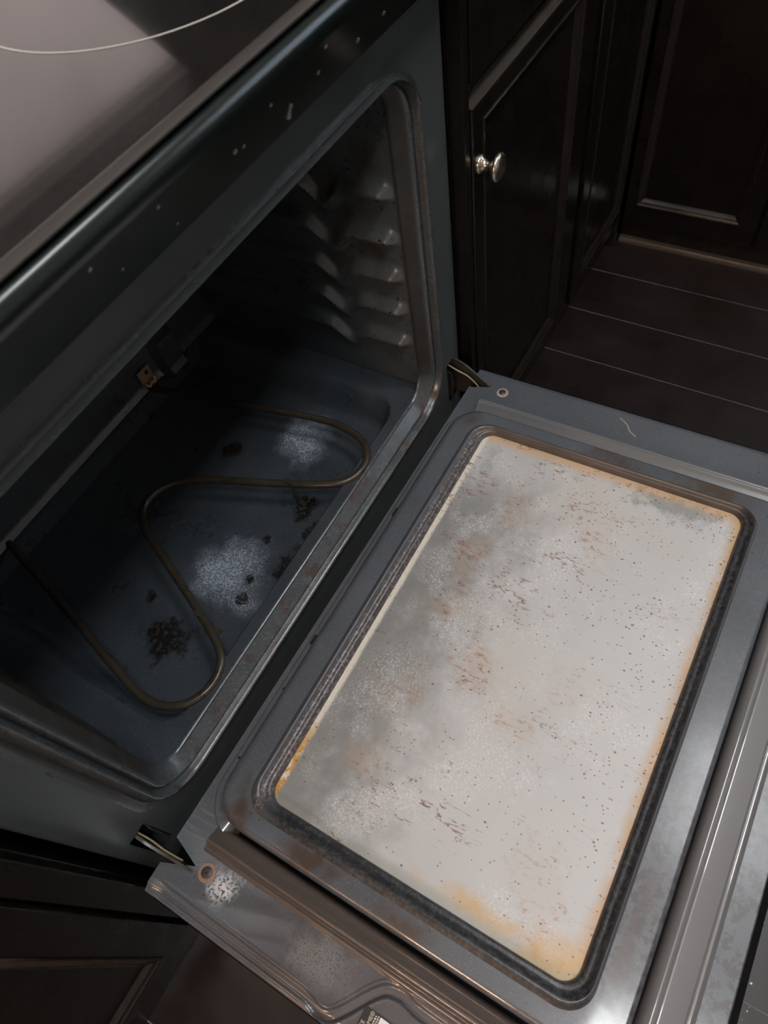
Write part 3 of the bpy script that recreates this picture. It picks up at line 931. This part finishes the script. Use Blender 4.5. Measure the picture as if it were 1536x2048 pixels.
obj('handle', bm, MT['black'], DR)

# screws, washers, slots and holes of the door sheet
def Mdoor(x, v, h):
    return Matrix.Translation(D(x, v, h)) @ Matrix.Rotation(-TILT, 4, 'X')
for x, v, wm, r in ((0.7332, 0.0790, 'washer', 0.0084), (0.0316, 0.0735, 'washer2', 0.0098)):
    bm = bmesh.new()
    n = 26
    rings = []
    for rr, hh in ((r * 0.55, 0.0002), (r * 0.60, 0.0012), (r * 0.95, 0.0010), (r, 0.0)):
        rings.append([Mdoor(x, v, 0) @ Vector((rr * math.cos(2 * math.pi * k / n), rr * math.sin(2 * math.pi * k / n), hh + sheet_h(x, v))) for k in range(n)])
    loft(bm, rings)
    w_ = obj('washer', bm, MT[wm], DR)
    bm = bmesh.new()
    lathe(bm, [(r * 0.60, 0.0004), (r * 0.60, 0.0018), (r * 0.48, 0.0026), (r * 0.16, 0.0029)], Mdoor(x, v, sheet_h(x, v)), 22)
    ob = obj('screw', bm, [MT['screw'], MT['hole']], DR)
    me = ob.data
    bm = bmesh.new()
    bm.from_mesh(me)
    for rot in (0.5, 0.5 + math.pi / 2):      # crossed recess, its shade painted as flat black strips
        m_ = Mdoor(x, v, sheet_h(x, v) + 0.0029) @ Matrix.Rotation(rot, 4, 'Z')
        nv = len(bm.faces)
        vs_ = [bm.verts.new((m_ @ Vector(p)) - Vector(RG.location)) for p in ((-0.0013, -0.0003, 0.0001), (0.0013, -0.0003, 0.0001), (0.0013, 0.0003, 0.0001), (-0.0013, 0.0003, 0.0001))]
        fc = bm.faces.new(vs_)
        fc.material_index = 1
    bm.to_mesh(me)
    bm.free()
for x, v in ((0.6336, 0.0405), (0.5461, 0.0395), (0.2273, 0.0372), (0.1397, 0.0362)):
    obj('vent_hole_shade', lathe(bmesh.new(), [(0.0017, 0.0001), (0.0015, 0.0004)], Mdoor(x, v, 0.0026), 12), MT['hole'], DR)  # black disc laid on the sheet as the hole's shade
for x, v in ((0.4915, 0.0372), (0.2935, 0.0362)):
    bm = bmesh.new()
    loft(bm, [dring(x - 0.0068, x + 0.0068, v - 0.0017, v + 0.0017, 0.001, 0.0026, 3), dring(x - 0.0068, x + 0.0068, v - 0.0017, v + 0.0017, 0.001, 0.0032, 3)], cap1=True)
    obj('latch_slot_shade', bm, MT['hole'], DR)  # black plate laid on the sheet as the slot's shade

# rating label at the front left of the door
def label_text(body, size, x_end, v, h, mat_index, bm_):
    cu = bpy.data.curves.new('text', 'FONT')
    cu.body = body
    cu.size = size
    cu.align_x = 'RIGHT'
    to = bpy.data.objects.new('text', cu)
    COL.objects.link(to)
    dg = bpy.context.evaluated_depsgraph_get()
    me_ = bpy.data.meshes.new_from_object(to.evaluated_get(dg))
    n0 = len(bm_.verts)
    vmap = [bm_.verts.new(D(x_end + p.co.x, v - p.co.y, h)) for p in me_.vertices]
    for f in me_.polygons:
        try:
            nf = bm_.faces.new([vmap[i] for i in f.vertices])
            nf.material_index = mat_index
        except ValueError:
            pass
    COL.objects.unlink(to)
    bpy.data.objects.remove(to)
    bpy.data.meshes.remove(me_)
    bpy.data.curves.remove(cu)
bm = bmesh.new()
def quad(x0, x1, v0, v1, h, mi):
    f_ = bm.faces.new([bm.verts.new(D(*p)) for p in ((x0, v0, h), (x1, v0, h), (x1, v1, h), (x0, v1, h))])
    f_.material_index = mi
LH = -0.0008
quad(-0.010, 0.0195, 0.2710, 0.3150, LH, 0)
quad(-0.010, 0.0180, 0.2875, 0.3140, LH + 0.0002, 1)
label_text('CE', 0.0050, 0.0085, 0.2765, LH + 0.0003, 2, bm)
label_text('Y-HOME\u00ae', 0.0050, 0.0185, 0.2815, LH + 0.0003, 2, bm)
label_text('MG', 0.0075, 0.0140, 0.2985, LH + 0.0004, 0, bm)
for vv, xe in ((0.2842, 0.0175), (0.2865, 0.0180)):
    x = -0.009
    while x < xe:
        w_ = random.uniform(0.0008, 0.002)
        quad(x, min(xe, x + w_), vv - 0.0014, vv, LH + 0.0003, 2)
        x += w_ + 0.0006
o = obj('rating_label', bm, [MT['ink'], MT['white'], MT['cream']], DR, smooth=False)
o['label'] = 'black and white printed label'

# pale fibre lying on the right of the door
t = obj('fibre', tube(bmesh.new(), catmull([D(0.7555, -0.0, 0.0005) + Vector((0, 0, 0))] and [D(0.750, 0.243, 0.0006), D(0.742, 0.255, 0.0010), D(0.733, 0.262, 0.0008), D(0.727, 0.272, 0.0006)], 6), 0.0005, 6),
        MT['hair'], base=D(0.738, 0.258, 0.0006))
tag(t, 'pale curled fibre lying on the grey right edge of the open oven door', 'fibre')

# ------------------------------------------------------------------ kitchen cabinets
def back_run(a, o, z): return Vector((a, -o, z))
def leg_run(a, o, z): return Vector((1.500 - o, -a, z))
def map_box(bm_, f, a0, a1, o0, o1, z0, z1, bev=0.0015):
    t_ = bmesh.new()
    box(t_, a0, a1, o0, o1, z0, z1, bev=bev)
    vm = {v: bm_.verts.new(f(*v.co)) for v in t_.verts}
    for fc in t_.faces:
        bm_.faces.new([vm[v] for v in fc.verts])
    t_.free()
def panel_door(par, f, a0, a1, z0, z1, ins, o0=0.0, th=0.020, nm='door'):
    """ins = stile and rail widths (left, right, bottom, top)"""
    def rr(d, o, full=True):
        k_ = 1 if full else 0
        l, r, b, t_ = ins if full else (0, 0, 0, 0)
        q = [(a0 + l + d, z0 + b + d), (a1 - r - d, z0 + b + d), (a1 - r - d, z1 - t_ - d), (a0 + l + d, z1 - t_ - d)]
        return [f(a, o0 + o, z) for a, z in q]
    bm_ = bmesh.new()
    loft(bm_, [rr(0, 0, False), rr(0, th - 0.004, False), rr(0.0012, th - 0.0012, False), rr(0.0035, th, False), rr(0.0, th), rr(0.0, th - 0.006)], cap0=True)
    dr = obj(nm, bm_, MT['wood'], par)
    bm_ = bmesh.new()
    loft(bm_, [rr(0.0, th - 0.004), rr(0.0002, th + 0.0008), rr(0.0016, th + 0.0020), rr(0.0034, th + 0.0014), rr(0.0046, th - 0.0004), rr(0.0062, th - 0.0012), rr(0.0090, th - 0.0022),
               rr(0.0118, th - 0.0052), rr(0.0132, th - 0.0066), rr(0.0142, th - 0.0064), rr(0.0152, th - 0.0080)])
    obj('moulding', bm_, MT['mould'], dr, sharp=25)
    bm_ = bmesh.new()
    bm_.faces.new([bm_.verts.new(p) for p in rr(0.0145, th - 0.0078)])
    obj('panel', bm_, MT['wood'], dr)
    return dr

def knob(par, f, a, z, o):
    p = f(a, o, z)
    n_ = (f(a, o + 1, z) - p).normalized()
    m_ = Matrix.Translation(p) @ n_.to_track_quat('Z', 'Y').to_matrix().to_4x4()
    prof_ = [(0.0105, 0.0), (0.0108, 0.0015), (0.0095, 0.0030), (0.0085, 0.0040), (0.0072, 0.0048), (0.0058, 0.0075), (0.0052, 0.0110), (0.0056, 0.0140), (0.0080, 0.0165), (0.0125, 0.0185), (0.0152, 0.0205),
             (0.0160, 0.0225), (0.0155, 0.0245), (0.0130, 0.0262), (0.0080, 0.0275), (0.0020, 0.0280)]
    return obj('knob', lathe(bmesh.new(), prof_, m_, 28), MT['nickel'], par, sharp=60, weighted=False)

C1 = thing('base_cabinet', 'black base cabinet with a round nickel knob, right beside the open oven', 'cabinet', (1.13, 0.30, 0.0))
bm = bmesh.new()
map_box(bm, back_run, 0.7600, 1.500, -0.56, 0.0, 0.0, 0.885)
map_box(bm, back_run, 0.7600, 0.7735, 0.0, 0.018, 0.0, 0.885)
obj('carcass', bm, MT['wood'], C1)
d1 = panel_door(C1, back_run, 0.7765, 1.1640, 0.0640, 0.6660, (0.024, 0.060, 0.0345, 0.020))
knob(d1, back_run, 0.7920, 0.5985, 0.0200)
bm = bmesh.new()
map_box(bm, back_run, 0.7765, 1.1640, 0.0005, 0.0195, 0.6660, 0.6675, bev=0.0005)  # pale strip paints the light from above on the door's top
obj('lit_edge', bm, MT['edge'], d1)
panel_door(C1, back_run, 1.1900, 1.4630, 0.0640, 0.6660, (0.040, 0.008, 0.0345, 0.020))
bm = bmesh.new()
map_box(bm, back_run, 0.7765, 1.1640, 0.0, 0.0200, 0.6925, 0.870, bev=0.002)
obj('drawer', bm, MT['wood'], C1)
bm = bmesh.new()
map_box(bm, back_run, 1.1900, 1.4630, 0.0, 0.0200, 0.6925, 0.870, bev=0.002)
obj('drawer', bm, MT['wood'], C1)
bm = bmesh.new()
map_box(bm, back_run, 1.4665, 1.4790, 0.0, 0.0190, 0.0, 0.885, bev=0.003)
obj('corner_stile', bm, MT['mould'], C1)

C2 = thing('base_cabinet', 'black base cabinet with panelled doors on the far right, facing the range side', 'cabinet', (1.80, -0.50, 0.0))
bm = bmesh.new()
map_box(bm, leg_run, 0.021, 1.30, -0.60, 0.0, 0.0, 0.885)
obj('carcass', bm, MT['wood'], C2)
panel_door(C2, leg_run, 0.0245, 0.2900, 0.0600, 0.8700, (0.022, 0.032, 0.0420, 0.05))
panel_door(C2, leg_run, 0.2945, 0.5900, 0.0600, 0.8700, (0.040, 0.040, 0.0420, 0.05))
panel_door(C2, leg_run, 0.5945, 0.9400, 0.0600, 0.8700, (0.040, 0.040, 0.0420, 0.05))
bm = bmesh.new()
prism(bm, [(0.0, 0.0), (0.011, 0.0), (0.0105, 0.005), (0.0075, 0.010), (0.0, 0.013)], lambda o, z: leg_run(0.022, o, z), lambda o, z: leg_run(1.30, o, z))
obj('shoe_moulding', bm, MT['edge'], C2)  # pale tone stands in for the highlight near the floor

C3 = thing('base_cabinet', 'black base cabinet with a panelled door at lower left of the oven', 'cabinet', (-0.40, 0.30, 0.0))
bm = bmesh.new()
map_box(bm, back_run, -0.80, -0.012, -0.56, 0.0, 0.0, 0.885)
obj('carcass', bm, MT['wood'], C3)
panel_door(C3, back_run, -0.52, -0.0440, 0.1080, 0.8700, (0.040, 0.038, 0.026, 0.040))
obj('side_stile', box(bmesh.new(), -0.0400, -0.0130, -0.0165, 0.0, 0.0, 0.885, bev=0.002), MT['wood'], C3)

# worktops and what hangs over them (they show only in the cooktop's reflection)
bm = bmesh.new()
box(bm, 0.7620, 2.13, -0.010, 0.638, 0.8855, 0.920, bev=0.003)
o = obj('worktop', bm, MT['stone'], base=(1.4, 0.3, 0.8855))
tag(o, 'dark speckled worktop on the cabinet right of the range', 'worktop')
o = obj('worktop', B(1.47, 2.13, -1.30, -0.012, 0.8855, 0.920, bev=0.003), MT['stone'], base=(1.8, -0.6, 0.8855))
tag(o, 'dark speckled worktop on the far right cabinet row', 'worktop')
o = obj('worktop', B(-0.80, -0.008, -0.010, 0.638, 0.8855, 0.920, bev=0.003), MT['stone'], base=(-0.4, 0.3, 0.8855))
tag(o, 'dark speckled worktop on the cabinet left of the range', 'worktop')
U = thing('wall_cabinet', 'long dark wall cabinet hung above the range', 'cabinet', (0.6, 0.46, 1.27))
obj('carcass', B(-0.80, 1.90, 0.30, 0.636, 1.265, 2.05, bev=0.003), MT['wood'], U)
for i in range(6):
    a = -0.79 + i * 0.449
    panel_door(U, lambda a_, o_, z_: Vector((a_, 0.30 - o_, z_)), a, a + 0.443, 1.275, 2.04, (0.05, 0.05, 0.05, 0.05))
bm = bmesh.new()
prism(bm, [(0.765, 0.9205), (1.90, 0.9205), (1.90, 1.2645), (1.022, 1.2645)], lambda a, z: (a, 0.628, z), lambda a, z: (a, 0.6395, z))  # added panel, cuts the bright shape in the cooktop's reflection
o = obj('reflection_panel', bm, MT['wood'], base=(1.4, 0.634, 0.9205), smooth=False)
tag(o, 'added dark panel on the back wall, its slanted edge shapes the cooktop reflection', 'panel')
# white flecks scattered on the floor in front of the door
bm = bmesh.new()
for i in range(120):
    x = random.gauss(0.22, 0.06)
    y = random.uniform(-0.80, -0.585)
    r = random.choice((0.0006, 0.0008, 0.0012, 0.0018, 0.0026))
    n = 6
    ring = [(x + r * random.uniform(.6, 1.2) * math.cos(2 * math.pi * k / n), y + r * random.uniform(.6, 1.2) * math.sin(2 * math.pi * k / n), 0.0) for k in range(n)]
    loft(bm, [ring, [(x + (p[0] - x) * .7, y + (p[1] - y) * .7, 0.0006) for p in ring]], cap1=True)
o = obj('floor_flecks', bm, MT['fleck'], base=(0.22, -0.68, 0.0))
tag(o, 'white flecks and crumbs scattered on the dark floor before the oven door', 'crumbs')
o['kind'] = 'stuff'
